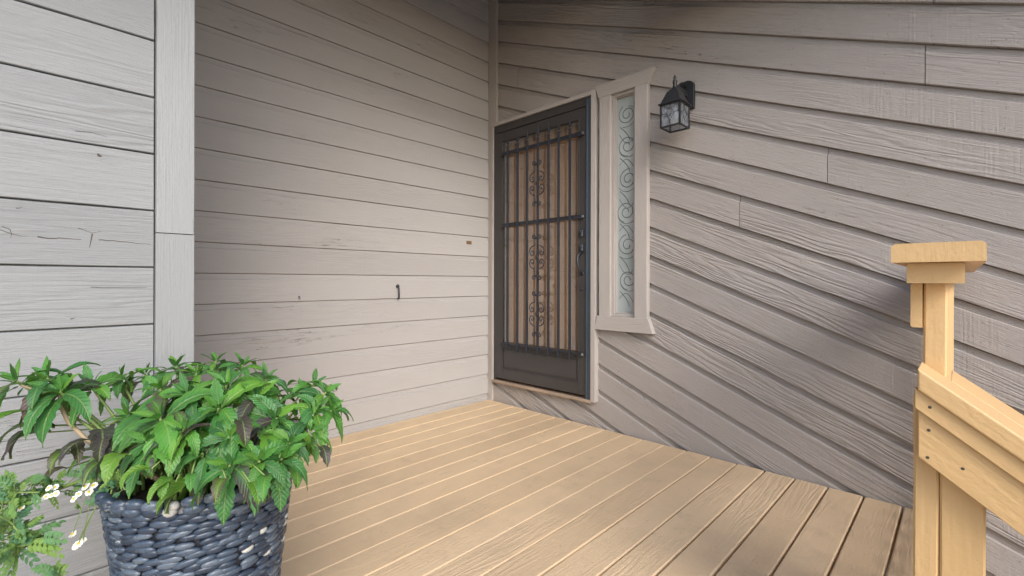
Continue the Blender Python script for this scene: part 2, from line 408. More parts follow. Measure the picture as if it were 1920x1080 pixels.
# door wall with diagonal boards, y = 0
TH = R(23); td = Vector((math.cos(TH), 0, -math.sin(TH))); vd = Vector((math.sin(TH), 0, math.cos(TH)))
P0 = Vector((1.683, 0, 1.256)); org = P0 - td * 3.6
def dj(x, z):
    p = Vector((x, 0, z)) - org; return int(math.floor(p.dot(vd) / WS)), p.dot(td)
joints = {}
for (x, z) in ((2.768, 1.938), (2.409, 1.555), (2.0025, 1.373), (2.781, 2.25), (3.35, 1.1), (.35, 2.7)):
    i, s = dj(x, z); joints.setdefault(i, []).append(s + .07 * math.tan(TH))
bm = siding(org, td, vd, -Y, 0, 9.5, WS, -20, 34, joints, D=.018, CH=.034, skew=math.tan(TH))
clip(bm, (0, 0, 0), (-1, 0, 0)); clip(bm, (6.5, 0, 0), (1, 0, 0)); clip(bm, (0, 0, BOT), (0, 0, -1)); clip(bm, (0, 0, TOP), (0, 0, 1))
DO = (.055, 1.050, .180, 2.285); WO = (1.185, 1.400, .755, 2.26)
cut_rect(bm, *DO); cut_rect(bm, *WO)
tag(child('door_wall', bm, M['siding'], house), 'wall of diagonal boards around the entrance door')
# solid cores behind the cladding
bm = bmesh.new()
xs = [-.15, DO[0], DO[1], WO[0], WO[1], 6.5]; zs = [BOT, DO[2], WO[2], WO[3], DO[3], TOP]
for xa, xb in zip(xs, xs[1:]):
    for za, zb in zip(zs, zs[1:]):
        cx, cz = (xa + xb) / 2, (za + zb) / 2
        if (DO[0] < cx < DO[1] and DO[2] < cz < DO[3]) or (WO[0] < cx < WO[1] and WO[2] < cz < WO[3]): continue
        box(bm, xa, xb, .0295, .14, za, zb)
box(bm, -.15, -.0125, -2.6, .0270, BOT, TOP)
box(bm, 0, XN - .0215, -2.55, -2.408, BOT, TOP); box(bm, XN - .15, XN - .0215, -6.2, -2.55, BOT, TOP)
child('wall_core', bm, M['core'], house)
# porch ceiling slab and added skirts; their edges throw the shade on the upper walls
bm = bmesh.new()
box(bm, -.6, 1.66, -6.3, .4, TOP, TOP + .16); box(bm, 1.66, 6.6, -.51, .4, TOP + .0005, TOP + .1605)
box(bm, 1.60, 1.64, -2.37, -.45, 3.02, TOP); box(bm, 2.00, 2.04, -6.3, -2.37, 2.50, TOP); box(bm, 1.661, 2.04, -6.3, -2.371, TOP + .0007, TOP + .1607); box(bm, 1.60, 6.6, -.49, -.45, 2.60, TOP - .001)  # unseen skirts hung from the edges, added to cut light on the walls
child('roof_and_shade_skirts', bm, M['ceiling'], house)
# trims
plank('corner_board', M['trim_near_skytint'], house, XN - .02, XN + .020, -2.467, -2.373, BOT, 1.136, 'Z', '+X', jit=.0015)
plank('corner_board', M['trim_near_skytint'], house, XN - .02, XN + .021, -2.466, -2.374, 1.1385, TOP, 'Z', '+X', jit=.0015)
plank('corner_trim', M['trim'], house, .0005, .100, -.020, -.0005, 2.315, TOP, 'Z', '-Y')
plank('corner_trim', M['trim'], house, .0005, .052, -.020, -.0005, 0, 2.313, 'Z', '-Y')
# door casing
tm = M['trim']
casing = empty('door_frame', (.55, 0, .2)); casing.parent = house
plank('jamb', tm, casing, .054, .074, -.034, .049, .178, 2.285, 'Z', '-Y', edge=.001)
x_r = on_y(1108, 500, -.035)[0]
plank('jamb', tm, casing, x_r, x_r + .036, -.040, .049, .172, 2.310, 'Z', '-Y', edge=.001)
plank('head_jamb', tm, casing, .054, x_r - .0005, -.036, .049, 2.283, 2.310, 'X', '-Y', edge=.001)
plank('threshold', M['threshold'], casing, .075, x_r - .001, -.040, .05, .160, .181, 'X', '-Y', edge=.003)
# inner front door
bm = bmesh.new(); box(bm, .075, x_r, .050, .11, .18, 2.285)
for z0, z1 in ((.32, .95), (1.08, 2.12)):
    for x0, x1 in ((.19, .50), (.60, .93)):
        box(bm, x0, x1, .044, .051, z0, z1)
child('front_door', bm, M['doorwood'], house, bevel=.006)

# ---- steel security door
YL = -.026
lx0 = on_y(929.5, 500, YL)[0]; lx1 = on_y(1097.5, 500, YL)[0]
gx0 = on_y(942, 500, YL)[0]; gx1 = on_y(1083.5, 500, YL)[0]
zb = on_y(1096, 742, YL)[1] + .002; zt = 2.215; zk0 = on_y(941, 690, YL)[1]; zk1 = .455; zg1 = 2.135
sdoor = empty('security_door', (lx0, YL, zb)); sdoor.parent = house
bm = bmesh.new()
box(bm, lx0, gx0, YL, .004, zb, zt); box(bm, gx1, lx1, YL, .004, zb, zt)
box(bm, gx0, gx1, YL, .004, zb, zk0); box(bm, gx0, gx1, YL, .004, zg1, zt); box(bm, gx0, gx1, YL, .004, zk1, zk1 + .045)
child('door_leaf', bm, M['steel'], sdoor, bevel=.003)
bm = bmesh.new(); box(bm, gx0, gx1, YL + .008, -.002, zk0, zk1)
box(bm, gx0 + .016, gx1 - .016, YL + .0035, YL + .009, zk0 + .016, zk1 - .014)
child('kick_panel', bm, M['steel'], sdoor, bevel=.002)
bm = bmesh.new()                                     # moulding lip around glass and panel
def ring(bm, x0, x1, z0, z1, wd, y0, y1):
    box(bm, x0, x0 + wd, y0, y1, z0, z1); box(bm, x1 - wd, x1, y0, y1, z0, z1)
    box(bm, x0 + wd, x1 - wd, y0, y1, z0, z0 + wd); box(bm, x0 + wd, x1 - wd, y0, y1, z1 - wd, z1)
ring(bm, gx0 - .008, gx1 + .008, zk0 - .008, zk1 + .004, .006, YL - .003, YL + .002)
ring(bm, gx0 - .012, gx1 + .012, zk1 + .035, zg1 + .012, .010, YL - .004, YL + .002)
child('moulding', bm, M['steel'], sdoor, bevel=.0012)
bm = bmesh.new(); box(bm, gx0, gx1, -.016, -.011, zk1 + .045, zg1)
child('glass', bm, M['glass'], sdoor)
bm = bmesh.new(); box(bm, lx1 + .004, x_r - .001, -.030, .004, .184, 2.27); box(bm, lx1 + .012, lx1 + .022, -.038, -.030, .184, 2.26)
child('metal_jamb', bm, M['jamb'], sdoor, bevel=.002)
bm = bmesh.new(); box(bm, .0745, lx0 - .003, -.022, .004, .184, 2.27); box(bm, .0745, x_r - .001, -.020, .005, zt + .008, 2.282)
child('side_channel', bm, M['steel'], sdoor)
YB = -.058
BT = 2.035
for px, tip in ((951.5, 2.12), (970, 2.145), (988, 2.175), (1008, 2.205), (1028, 2.185), (1047, 2.16), (1068, 2.135)):
    x = on_y(px, 420, YB)[0]; s = .0072
    bm = bmesh.new(); box(bm, x - s, x + s, YB - s, YB + s, .45, BT + .03)
    h0 = BT + .03
    for q0, q1, h1 in ((s, .012, .006), (.012, .004, .018), (.004, .011, .030), (.011, .0015, tip - h0)):
        pass
    prof = [(.006, 0), (.0125, .008), (.0125, .012), (.005, .02), (.005, .026), (.012, .036), (.009, .05), (.0015, max(.07, tip - h0))]
    lathe(bm, prof, (x, YB, h0), 8)
    child('bar', bm, M['iron'], sdoor, bevel=.0012)
for z, hh in ((2.028, .013), (1.450, .014), (.492, .009)):
    xa, xb = on_y(938, 500, YB)[0], on_y(1090, 500, YB)[0]
    bm = bmesh.new(); box(bm, xa, xb, YB + .006, YB + .022, z - hh, z + hh)
    box(bm, xa, xb, YB + .002, YB + .007, z + hh - .006, z + hh)
    for e in (xa + .004, xb - .016): box(bm, e, e + .012, YB + .021, YL - .001, z - hh * .8, z + hh * .8)
    child('crossbar', bm, M['iron'], sdoor, bevel=.0015)
    bm = bmesh.new(); box(bm, xb - .002, xb + .014, YB + .003, YB + .012, z - .008, z + .008)
    child('bracket', bm, M['chrome'], sdoor, bevel=.001)
xc = on_y(1008, 420, YB)[0]
def spiral(cx, cz, r0, turns, a0, sgn, yy, n=18, r1=.004):
    return [Vector((cx + (r0 + (r1 - r0) * i / n) * math.cos(a0 + sgn * turns * 2 * math.pi * i / n), yy,
                    cz + (r0 + (r1 - r0) * i / n) * math.sin(a0 + sgn * turns * 2 * math.pi * i / n))) for i in range(n + 1)]
for cz in (1.735, 1.180, .752):
    bm = bmesh.new(); yy = YB - .012
    for sx in (-1, 1):
        for sz in (-1, 1):
            mir = lambda pts: [Vector((xc + sx * p.x, p.y, cz + sz * p.z)) for p in pts]
            # stem beside the bar and little end scroll
            tube(bm, mir([Vector((.018, yy, .150)), Vector((.018, yy, .10)), Vector((.020, yy, .085))]), .0035, 6)
            tube(bm, mir(spiral(.030, .152, .018, 1.3, math.pi, -1, yy)), .0042, 6, r1=.003)
            # the big C scroll
            big = [Vector((.020 + .050 * math.sin(math.pi * q / 8) ** .8, yy, .085 - .083 * q / 8)) for q in range(9)]
            big = [Vector((.020, yy, .088)), Vector((.044, yy, .083)), Vector((.066, yy, .066)), Vector((.072, yy, .044)), Vector((.062, yy, .022)), Vector((.048, yy, .014)), Vector((.034, yy, .020)), Vector((.028, yy, .034)), Vector((.034, yy, .048)), Vector((.046, yy, .050)), Vector((.050, yy, .040)), Vector((.043, yy, .035))]
            tube(bm, mir(big), .0042, 6)
        box(bm, xc - .026, xc + .026, yy - .004, yy + .006, cz + .142 * sx - .007, cz + .142 * sx + .007)
    box(bm, xc - .010, xc + .010, yy - .003, yy + .008, cz - .012, cz + .012)
    child('scroll_ornament', bm, M['iron'], sdoor, smooth=True)
xh = on_y(1092, 450, YL)[0]
for py in (437, 464):
    z = on_y(1092, py, YL)[1]
    bm = bmesh.new(); box(bm, xh - .016, xh + .016, YL - .014, YL, z - .026, z + .026)
    for q in range(4): box(bm, xh + .002, xh + .013, YL - .017, YL - .0135, z - .020 + q * .011, z - .013 + q * .011, 1)
    lathe(bm, [(.009, 0), (.009, .012), (.007, .015)], (xh - .006, YL - .012, z + .008), 12, 'Y')
    child('lock', bm, [M['iron'], M['chrome']], sdoor, bevel=.002)
z0, z1 = on_y(1092, 513, YL)[1], on_y(1092, 474, YL)[1]
bm = bmesh.new()
tube(bm, [(xh, YL, z1), (xh - .004, YL - .03, z1 - .004), (xh - .010, YL - .046, z1 - .03), (xh - .008, YL - .046, z1 - .08), (xh, YL - .03, z0 + .02), (xh, YL, z0)], .0075, 8)
lathe(bm, [(.012, 0), (.012, .004)], (xh, YL, z0), 12, 'Y')
child('handle', bm, M['iron'], sdoor, smooth=True)
z = on_y(1092, 541, YL)[1]
bm = bmesh.new(); lathe(bm, [(.013, 0), (.013, .006), (.009, .009)], (xh, YL, z), 16, 'Y'); box(bm, xh - .001, xh + .001, YL - .0105, YL - .009, z - .005, z + .005, 1)
child('keyhole', bm, [M['iron'], M['chrome']], sdoor)

# ---- sidelight window
win = empty('window', (1.3, 0, .67)); win.parent = house
plank('casing', tm, win, 1.115, 1.203, -.036, -.0005, .768, 2.240, 'Z', '-Y', edge=.0025, jit=.0012)
plank('casing', tm, win, 1.381, 1.469, -.037, -.0005, .768, 2.240, 'Z', '-Y', edge=.0025, jit=.0012)
bm = bmesh.new(); prism_xz(bm, [(1.110, 2.2405), (1.472, 2.2405), (1.518, 2.328), (1.083, 2.328)], -.040, -.0005)
def box_uv(bm, ax=0):
    uvl = bm.loops.layers.uv.verify(); BID[0] += 1
    for f in bm.faces:
        for lp in f.loops: c_ = lp.vert.co; lp[uvl].uv = (c_[ax], BID[0] * 3.37 + c_[(ax + 1) % 3] + c_[(ax + 2) % 3])
box_uv(bm); child('header', bm, tm, win, bevel=.002)
bm = bmesh.new(); prism_xz(bm, [(1.080, .673), (1.512, .673), (1.476, .7675), (1.103, .7675)], -.041, -.0005)
box_uv(bm); child('sill', bm, tm, win, bevel=.002)
bm = bmesh.new(); ring(bm, 1.2035, 1.3805, .7685, 2.2395, .018, -.016, .05); ring(bm, 1.2215, 1.3805, .787, 2.222, .006, -.002, .05)
box_uv(bm, 2); child('sash', bm, tm, win, bevel=.001)
bm = bmesh.new(); box(bm, 1.2210, 1.375, .018, .024, .788, 2.221)
child('pane', bm, M['frosted'], win)
# etched scrollwork
bm = bmesh.new(); yy = .0172; wl = 1.235
def fl(pts, r=.0022):
    pts = [Vector(p) for p in pts]; n = len(pts)
    pts = [p for p in pts if 1.229 < p.x < 1.372 and .80 < p.z < 2.21]
    if len(pts) > 3:
        tube(bm, pts, r, 5)
z = 2.10; flip = 1
while z > .85:
    q = rnd.uniform(.9, 1.1)
    cxs = 1.300 + rnd.uniform(-.01, .012)
    rr = .068 * q; a0 = rnd.uniform(1.2, 2.4) * flip
    fl(spiral(cxs, z, rr, 1.75, a0, flip, yy, 46, .014), .0030)
    fl(spiral(cxs, z - .006, rr * 1.22, .55, a0 + 2.2, flip, yy, 26, rr * .9), .0018)
    # linking tendrils
    fl([(1.24 + .11 * (i / 20), yy, z - .125 - .05 * math.sin(i / 20 * math.pi) * flip - .03 * i / 20) for i in range(21)], .0020)
    fl([(1.245 + .07 * math.sin(i / 20 * 1.5), yy, z - .075 - .10 * (i / 20)) for i in range(21)], .0026)
    z -= .215 * q; flip *= -1
for v_ in bm.verts: v_.co.y = yy + (v_.co.y - yy) * .3
child('etched_scrolls', bm, M['etch'], win, smooth=True)

# ------------------------------------------------------------------ wall lantern
lamp = empty('wall_lantern', (1.709, 0, 2.08))
tag(lamp, 'black metal lantern with leaded glass mounted on the diagonal boards right of the narrow window', 'wall lamp')
LX0, LX1, LY1, LY0 = 1.653, 1.764, -.225, -.108
lcx, lcy = (LX0 + LX1) / 2, (LY0 + LY1) / 2
zb_, zt_ = 1.869, 1.998
bm = bmesh.new(); pts = [(1.663, 2.015), (1.757, 2.015)]
pts += [(1.71 + .047 * math.cos(t), 2.150 + .036 * math.sin(t)) for t in [math.pi * i / 10 for i in range(0, 11)]]
prism_xz(bm, pts, -.022, -.0095 + .009); child('backplate', bm, M['lampblack'], lamp, bevel=.003)
bm = bmesh.new(); box(bm, lcx - .013, lcx + .013, lcy, -.02, 2.085, 2.118); tube(bm, [(lcx, -.02, 2.15), (lcx, -.05, 2.165), (lcx, -.09, 2.15), (lcx, lcy + .02, 2.11)], .006, 8)
child('arm', bm, M['lampblack'], lamp, bevel=.003)
def frustum(bm, cx, cy, a0, b0, z0, a1, b1, z1):
    lo = [bm.verts.new((cx + sx * a0, cy + sy * b0, z0)) for sx, sy in ((-1, -1), (1, -1), (1, 1), (-1, 1))]
    hi = [bm.verts.new((cx + sx * a1, cy + sy * b1, z1)) for sx, sy in ((-1, -1), (1, -1), (1, 1), (-1, 1))]
    bm.faces.new(lo[::-1]); bm.faces.new(hi)
    for i in range(4): bm.faces.new((lo[i], lo[(i + 1) % 4], hi[(i + 1) % 4], hi[i]))
hw, hd = (LX1 - LX0) / 2, (LY0 - LY1) / 2
bm = bmesh.new(); frustum(bm, lcx, lcy, hw + .013, hd + .013, zt_ + .002, hw + .013, hd + .013, zt_ + .008)
frustum(bm, lcx, lcy, hw + .004, hd + .004, zt_ + .008, hw - .024, hd - .024, 2.078)
frustum(bm, lcx, lcy, hw - .030, hd - .030, 2.078, hw - .034, hd - .034, 2.090); frustum(bm, lcx, lcy, .016, .016, 2.090, .012, .012, 2.102)
child('lamp_roof', bm, M['lampblack'], lamp, bevel=.0015)
bm = bmesh.new(); lathe(bm, [(.012, 0), (.013, .01), (.009, .018), (.013, .028), (.013, .04), (.006, .05), (.009, .056), (.009, .062), (.005, .068), (.002, .074)], (lcx, lcy, 2.100), 14)
child('finial', bm, M['lampblack'], lamp, smooth=True)
bm = bmesh.new(); s = .0045
for x in (LX0, LX1):
    for y in (LY0, LY1): box(bm, x - s, x + s, y - s, y + s, zb_, zt_ + .002)
for z in (zb_, zt_ - .004):
    for y in (LY0, LY1): box(bm, LX0 + s, LX1 - s, y - s * .9, y + s * .9, z, z + .008)
    for x in (LX0, LX1): box(bm, x - s * .9, x + s * .9, LY1 + s, LY0 - s, z, z + .008)
child('cage', bm, M['lampblack'], lamp)
bm = bmesh.new(); s = .0012
def strip(bm, p, q, y0): tube(bm, [p, q], .0011, 5)
zc = (zb_ + zt_) / 2 + .01
for yy, xx in ((LY1 - .001, None), (LY0 + .001, None), (None, LX0 - .001), (None, LX1 + .001)):
    def P(u, z):
        return Vector((lcx + u * hw, yy, z)) if yy is not None else Vector((xx, lcy + u * hd, z))
    dia = [P(0, zc + .038), P(.42, zc + .002), P(0, zc - .040), P(-.42, zc + .002)]
    for i in range(4): strip(bm, dia[i], dia[(i + 1) % 4], 0)
    strip(bm, dia[0], P(0, zt_), 0); strip(bm, dia[2], P(0, zb_), 0); strip(bm, dia[1], P(1, zc + .002), 0); strip(bm, dia[3], P(-1, zc + .002), 0)
child('leading', bm, M['lampblack'], lamp)
for k_ in range(4):
    bm = bmesh.new()
    if k_ == 0: box(bm, LX0 + .004, LX1 - .004, LY1 + .001, LY1 + .003, zb_ + .008, zt_ - .004)
    if k_ == 1: box(bm, LX0 + .004, LX1 - .004, LY0 - .003, LY0 - .001, zb_ + .008, zt_ - .004)
    if k_ == 2: box(bm, LX0 + .001, LX0 + .003, LY1 + .004, LY0 - .004, zb_ + .008, zt_ - .004)
    if k_ == 3: box(bm, LX1 - .003, LX1 - .001, LY1 + .004, LY0 - .004, zb_ + .008, zt_ - .004)
    child('glass_pane', bm, M['seeded'], lamp)
bm = bmesh.new(); lathe(bm, [(.006, -.055), (.018, -.05), (.027, -.036), (.029, -.018), (.022, .004), (.014, .018), (.013, .05)], (lcx, lcy, 1.955), 18)
child('bulb', bm, M['bulb'], lamp, smooth=True)

# ------------------------------------------------------------------ small things on the recessed wall
y_, z_ = on_x(745, 540, .0)
bm = bmesh.new(); lathe(bm, [(.012, 0), (.014, .006), (.010, .014), (.004, .018)], (0.0, y_, .962), 14, 'X')
tube(bm, [(.008, y_, .962), (.020, y_, .95), (.022, y_ + .001, .91), (.020, y_ + .002, .880), (.006, y_, .872)], .0055, 8)
o = mesh_obj('wall_hook', bm, M['iron'], None, smooth=True); tag(o, 'small black iron hook on the shaded level boards', 'hook')
y_, z_ = on_x(562, 561, .0)
bm = bmesh.new(); tube(bm, [(-.004, y_ + .006, .885), (.018, y_ - .010, .902)], .0022, 7); tube(bm, [(.018, y_ - .010, .902), (.0195, y_ - .011, .903)], .006, 9)
o = mesh_obj('nail', bm, M['chrome'], None); tag(o, 'bent nail sticking out of the board left of the black hook', 'nail')
y_, z_ = on_x(879, 455, .0)
bm = bmesh.new(); box(bm, .0005, .005, y_ - .026, y_ + .026, z_ - .013, z_ + .013)
o = mesh_obj('small_plate', bm, M['copper'], None, bevel=.0015); tag(o, 'tiny copper coloured plate on the shaded boards beside the door', 'plate')

# ------------------------------------------------------------------ deck, ground, steps
bm = bmesh.new(); PW = .1405; XE = 2.70
i = -1
ends = []
while True:
    gp = .0042 if i < 5 else .0022; x1 = XE - i * PW - gp; x0 = x1 - PW + gp * 2 + rnd.uniform(-.0006, .0006)
    if x1 < .004: break
    x0 = max(x0, .003)
    yend = -.014 - rnd.uniform(0, .006); ys = -1.36 if i == -1 else (-6.0 if x1 < 2.9 else -1.36)
    ys = -6.0
    board(bm, Vector((x0, ys, -.034)), Y, X, Z, yend - ys, x1 - x0, .034 + rnd.uniform(-.0012, .0008), jit=.0012, step=.18, edge=.004)
    i += 1
bmesh.ops.recalc_face_normals(bm, faces=bm.faces[:])
tag(mesh_obj('deck', bm, M['deck']), kind='structure')
bm = bmesh.new()
for j in range(12): box(bm, .0, 2.80, -5.9 + j * .52, -5.86 + j * .52, -.18, -.0365)
box(bm, 2.80, 2.835, -6.0, -.02, -.22, -.0365)
o = mesh_obj('deck_joists', bm, M['rail']); tag(o, kind='structure')
bm = bmesh.new(); bmesh.ops.create_grid(bm, x_segments=40, y_segments=40, size=60)
for v_ in bm.verts: v_.co.z = -.84 + noise.noise(v_.co * .2) * .05 * (1 if v_.co.length > 7 else 0)
tag(mesh_obj('ground', bm, M['bounce_ground']), kind='structure')
bm = bmesh.new()
for j in range(4):
    xa = 2.86 + .255 * j; zt2 = -.175 - .175 * j
    box(bm, xa, xa + .28, -2.55, -1.47, zt2 - .036, zt2)
box_uv(bm, 1); tag(mesh_obj('steps', bm, M['deck'], None, bevel=.003), kind='structure')

# ------------------------------------------------------------------ deck railing with stair rail
rail = empty('wooden_railing', (2.87, -1.4, -.8))
tag(rail, 'golden painted timber railing with stepped post top and sloping stair handrail', 'railing')
RM = M['rail']
Yc = -1.475
cx0, cx1 = on_y(1670.5, 480, Yc)[0], on_y(1850.5, 480, Yc)[0]; cz0, cz1 = on_y(1760, 489, Yc)[1], on_y(1760, 452.5, Yc)[1]
plank('cap_board', RM, rail, cx0, cx1, Yc, -.03, cz0, cz1, 'Y', '+Z', edge=.006, jit=.001)
Yu = -1.437
ux0, ux1 = on_y(1700, 510, Yu)[0], on_y(1809.5, 510, Yu)[0]; uz0 = on_y(1755, 529.5, Yu)[1]
plank('top_rail', RM, rail, ux0, ux1, Yu, -.03, uz0, cz0 - .0008, 'Y', '+Z', edge=.004)
Yp = -1.355
px0, px1 = on_y(1730.5, 600, Yp)[0], on_y(1775.5, 600, Yp)[0]
plank('post', RM, rail, px0, px1, Yp, Yp + .089, -.3, uz0 - .0008, 'Z', '-Y', edge=.004, jit=.0024)
Yk = -1.358
kx0 = on_y(1707.5, 570, Yk)[0]; kz0 = on_y(1715, 612, Yk)[1]
plank('side_rail', RM, rail, kx0, px0 - .0006, Yk, -.03, kz0, uz0 - .0008, 'Y', '-X', edge=.003)
plank('bottom_rail', RM, rail, px0, px0 + .038, -1.262, -.03, .070, .108, 'Y', '+Z', edge=.003)
nb = 0
y = -.39 + .15 * 2
while y > -1.25:
    plank('baluster', RM, rail, px0 + .001, px0 + .037, y - .018, y + .018, .109, uz0 - .0008, 'Z', '+X', edge=.002); y -= .15
# stair rail
SL = .74; xl = on_y(1720.5, 700, Yc)[0]; zl = on_y(1720.5, 689, Yc)[1]
def zt3(x, off=0): return zl - SL * (x - xl) - off
def slope_piece(name, x0, x1, o0, o1, y0, y1, bev=.004):
    bm = bmesh.new(); prism_xz(bm, [(x0, zt3(x0, o1)), (x1, zt3(x1, o1)), (x1, zt3(x1, o0)), (x0, zt3(x0, o0))], y0, y1)
    uvl = bm.loops.layers.uv.verify(); BID[0] += 1; cs = 1 / math.hypot(1, SL)
    for f in bm.faces:
        for lp in f.loops:
            c_ = lp.vert.co; lp[uvl].uv = (c_.x * cs - c_.z * SL * cs + 11, BID[0] * 3.37 + c_.z * cs + c_.x * SL * cs + c_.y)
    return child(name, bm, RM, rail, bevel=bev, seg=3)
slope_piece('stair_handrail', xl, 4.25, 0, .044, Yc, Yp - .0008)
slope_piece('stair_handrail', px1 + .006, 4.25, -.0006, .0434, Yp - .0002, -1.19)
x2 = on_y(1715.5, 750, Yc + .010)[0]
slope_piece('stair_rail_board', x2, 4.2, .0448, .086, Yc + .010, Yc + .030, .002)
x3 = on_y(1722, 800, Yc + .022)[0]
slope_piece('skirt_board', x3, 4.2, .0868, .184, Yc + .020, Yc + .0585, .002)
Yq = Yc + .0595
qx0, qx1, qx2 = on_y(1712.5, 1000, Yq)[0], on_y(1761.5, 1000, Yq)[0], on_y(1850, 1000, Yq)[0]
plank('lower_post', RM, rail, qx0, qx1 - .0008, Yq, Yp - .0005, -.84, zt3(qx1, .046), 'Z', '-Y', edge=.004, jit=.0024)
plank('lower_post', RM, rail, qx1 + .0012, qx2, Yq - .002, Yp - .0005, -.84, zt3(qx2, .046), 'Z', '-Y', edge=.004, jit=.0024)
plank('newel_post', RM, rail, 4.05, 4.14, Yq, -1.33, -.84, zt3(4.14, .046), 'Z', '-Y')
for (px, py) in ((1744, 762), (1742, 805), (1740, 856), (1806, 877)):
    yy = Yc + (.0105 if py < 770 else .0205); x, z = on_y(px, py, yy)
    bm = bmesh.new(); lathe(bm, [(.003, -.003), (.003, .0010), (.0016, .0013)], (x, yy, z), 10, 'Y'); child('screw', bm, M['screw'], rail)

# ------------------------------------------------------------------ planter
PC = Vector((1.682, -2.449, 0)); PH = .580; PR = .176; PB = .112
pot = empty('flower_pot', PC)
tag(pot, 'round planter covered in overlapping dark blue-grey pebbles at the near left of the deck', 'planter')
def prad(h): return PB + (PR - PB) * (h / PH) ** 1.05
bm = bmesh.new()
prof = [(.001, .002)] + [(prad(PH * i / 12) - .006, PH * i / 12) for i in range(13)] + [(PR - .028, PH), (PR - .032, PH - .05), (.001, PH - .055)]
lathe(bm, prof, PC, 40); child('bowl', bm, M['iron'], pot, smooth=True)
bm = bmesh.new(); cl = bm.loops.layers.float_color.new('Col')
ico = bmesh.new(); bmesh.ops.create_icosphere(ico, subdivisions=2, radius=1); iv = [v_.co.copy() for v_ in ico.verts]; ifs = [[v_.index for v_ in f.verts] for f in ico.faces]; ico.free()
h = .006; row = 0
while h < PH + .004:
    rad = prad(min(h, PH)); n = int(2 * math.pi * rad / .033); tl = -.42 if h < PH - .02 else -.1
    ph0 = rnd.uniform(0, 6)
    for j in range(n):
        t = ph0 + 2 * math.pi * (j + rnd.uniform(-.22, .22)) / n
        a = rnd.uniform(.0170, .0245); b = rnd.uniform(.0070, .0090); c_ = .0080; tilt = .12 * math.sin(t * 2 + h * 7) + rnd.uniform(-.10, .10) + .05
        if h > PH - .012: a = .020; b = .0115; c_ = .015
        hh = h + rnd.uniform(-.003, .003)
        er = Vector((math.cos(t), math.sin(t), 0)); et = Vector((-math.sin(t), math.cos(t), 0))
        a_ = et * math.cos(tilt) + Z * math.sin(tilt); b_ = -et * math.sin(tilt) + Z * math.cos(tilt)
        nn = (er + Z * .35).normalized()
        q = rnd.random()
        col = (.026, .040, .066) if q < .42 else (.050, .072, .108) if q < .80 else (.095, .122, .16)
        tw = (math.degrees(t) % 360); wp = .035 if tw < 75 else .004
        if q > 1 - wp: col = (.5, .5, .47)
        if q > 1 - wp: a *= .6; b *= .9
        vs_ = []
        for p in iv:
            w_ = 1 + .10 * noise.noise(p * 1.7 + Vector((t * 5, h * 90, 0)))
            vs_.append(bm.verts.new(PC + er * (rad - .0025) + Z * hh + (a_ * (p.x * a) + b_ * (p.y * b) + nn * (p.z * c_)) * w_))
        for f in ifs:
            ff = bm.faces.new([vs_[i] for i in f]); ff.smooth = True
            for lp in ff.loops: lp[cl] = (*col, 1)
    h += .0120; row += 1
o = child('pebbles', bm, M['pebble'], pot)
bm = bmesh.new(); bmesh.ops.create_circle(bm, cap_ends=True, segments=32, radius=PR - .03)
bmesh.ops.translate(bm, verts=bm.verts[:], vec=PC + Z * (PH - .035)); child('soil', bm, M['soil'], pot)

# ------------------------------------------------------------------ leaves
def leaf(bm, cl, uvl, base, d, up, L, W, droop, cols, fold=.35, wav=.12, nseg=11, curl=0.):
    d = d.normalized(); side = d.cross(up)
    if side.length < .05: side = d.cross(Vector((.3, .9, .1)))
    side.normalize(); nrm = side.cross(d).normalized()
    p = base.copy(); rows = []; sd_ = rnd.uniform(0, 100); step = L / nseg
    for i in range(nseg + 1):
        s = i / nseg
        wd = W * .5 * 2.25 * (max(s, 0) ** .72) * ((1 - s) ** .95) * (1 if s < .85 else .9)
        if i == nseg: wd = W * .004
        ser = 1 + (.13 if i % 2 else -.08) * (1 if 0 < i < nseg else 0)
        rw = []
        for j, u in enumerate((-1, -.5, 0, .5, 1)):
            wob = noise.noise(Vector((s * 3, u * 1.5, sd_))) * wav * W
            q = p + side * (wd * u * (ser if abs(u) == 1 else 1)) + nrm * (abs(u) * wd * fold + wob * abs(u))
            rw.append((bm.verts.new(q), (u * .5 * wd / (W * .5 + 1e-6) + .5, s), abs(u), s))
        rows.append(rw)
        # bend towards the ground
        g = Vector((0, 0, -1)); k_ = droop * step / L
        d = (d + (g - d * d.dot(g)) * k_ * (.5 + s)).normalized(); nrm = side.cross(d).normalized()
        if curl: side = (side + nrm * curl / nseg).normalized(); nrm = side.cross(d).normalized()
        p = p + d * step
    for r1, r2 in zip(rows, rows[1:]):
        for j in range(4):
            qd = (r1[j], r1[j + 1], r2[j + 1], r2[j])
            f = bm.faces.new([x[0] for x in qd]); f.smooth = True
            for lp, x in zip(f.loops, qd):
                lp[uvl].uv = x[1]; k_ = min(1, max(0, cols[2] * (x[2] * .9 + x[3] * .7 - .15)))
                lp[cl] = (*[cols[0][i] * (1 - k_) + cols[1][i] * k_ for i in range(3)], 1)
GREENS = [(.07, .245, .045), (.05, .19, .05), (.10, .30, .045), (.04, .145, .045), (.14, .34, .04)]
YG = [(.13, .27, .03), (.10, .25, .03)]
PUR = [(.075, .045, .06), (.09, .05, .05), (.06, .04, .055)]
def cols_for(kind):
    if kind == 'p': return (rnd.choice(GREENS + PUR + PUR), rnd.choice(PUR), rnd.uniform(.7, 1.3))
    if kind == 'y': return (rnd.choice(YG), rnd.choice(PUR), rnd.choice((0, 0, .9)))
    return (rnd.choice(GREENS), rnd.choice(GREENS), .5)
plant = empty('potted_plant', PC + Z * (PH - .03))
tag(plant, 'bushy green plant with toothed drooping leaves, some turning purple, growing in the pebble planter', 'plant')
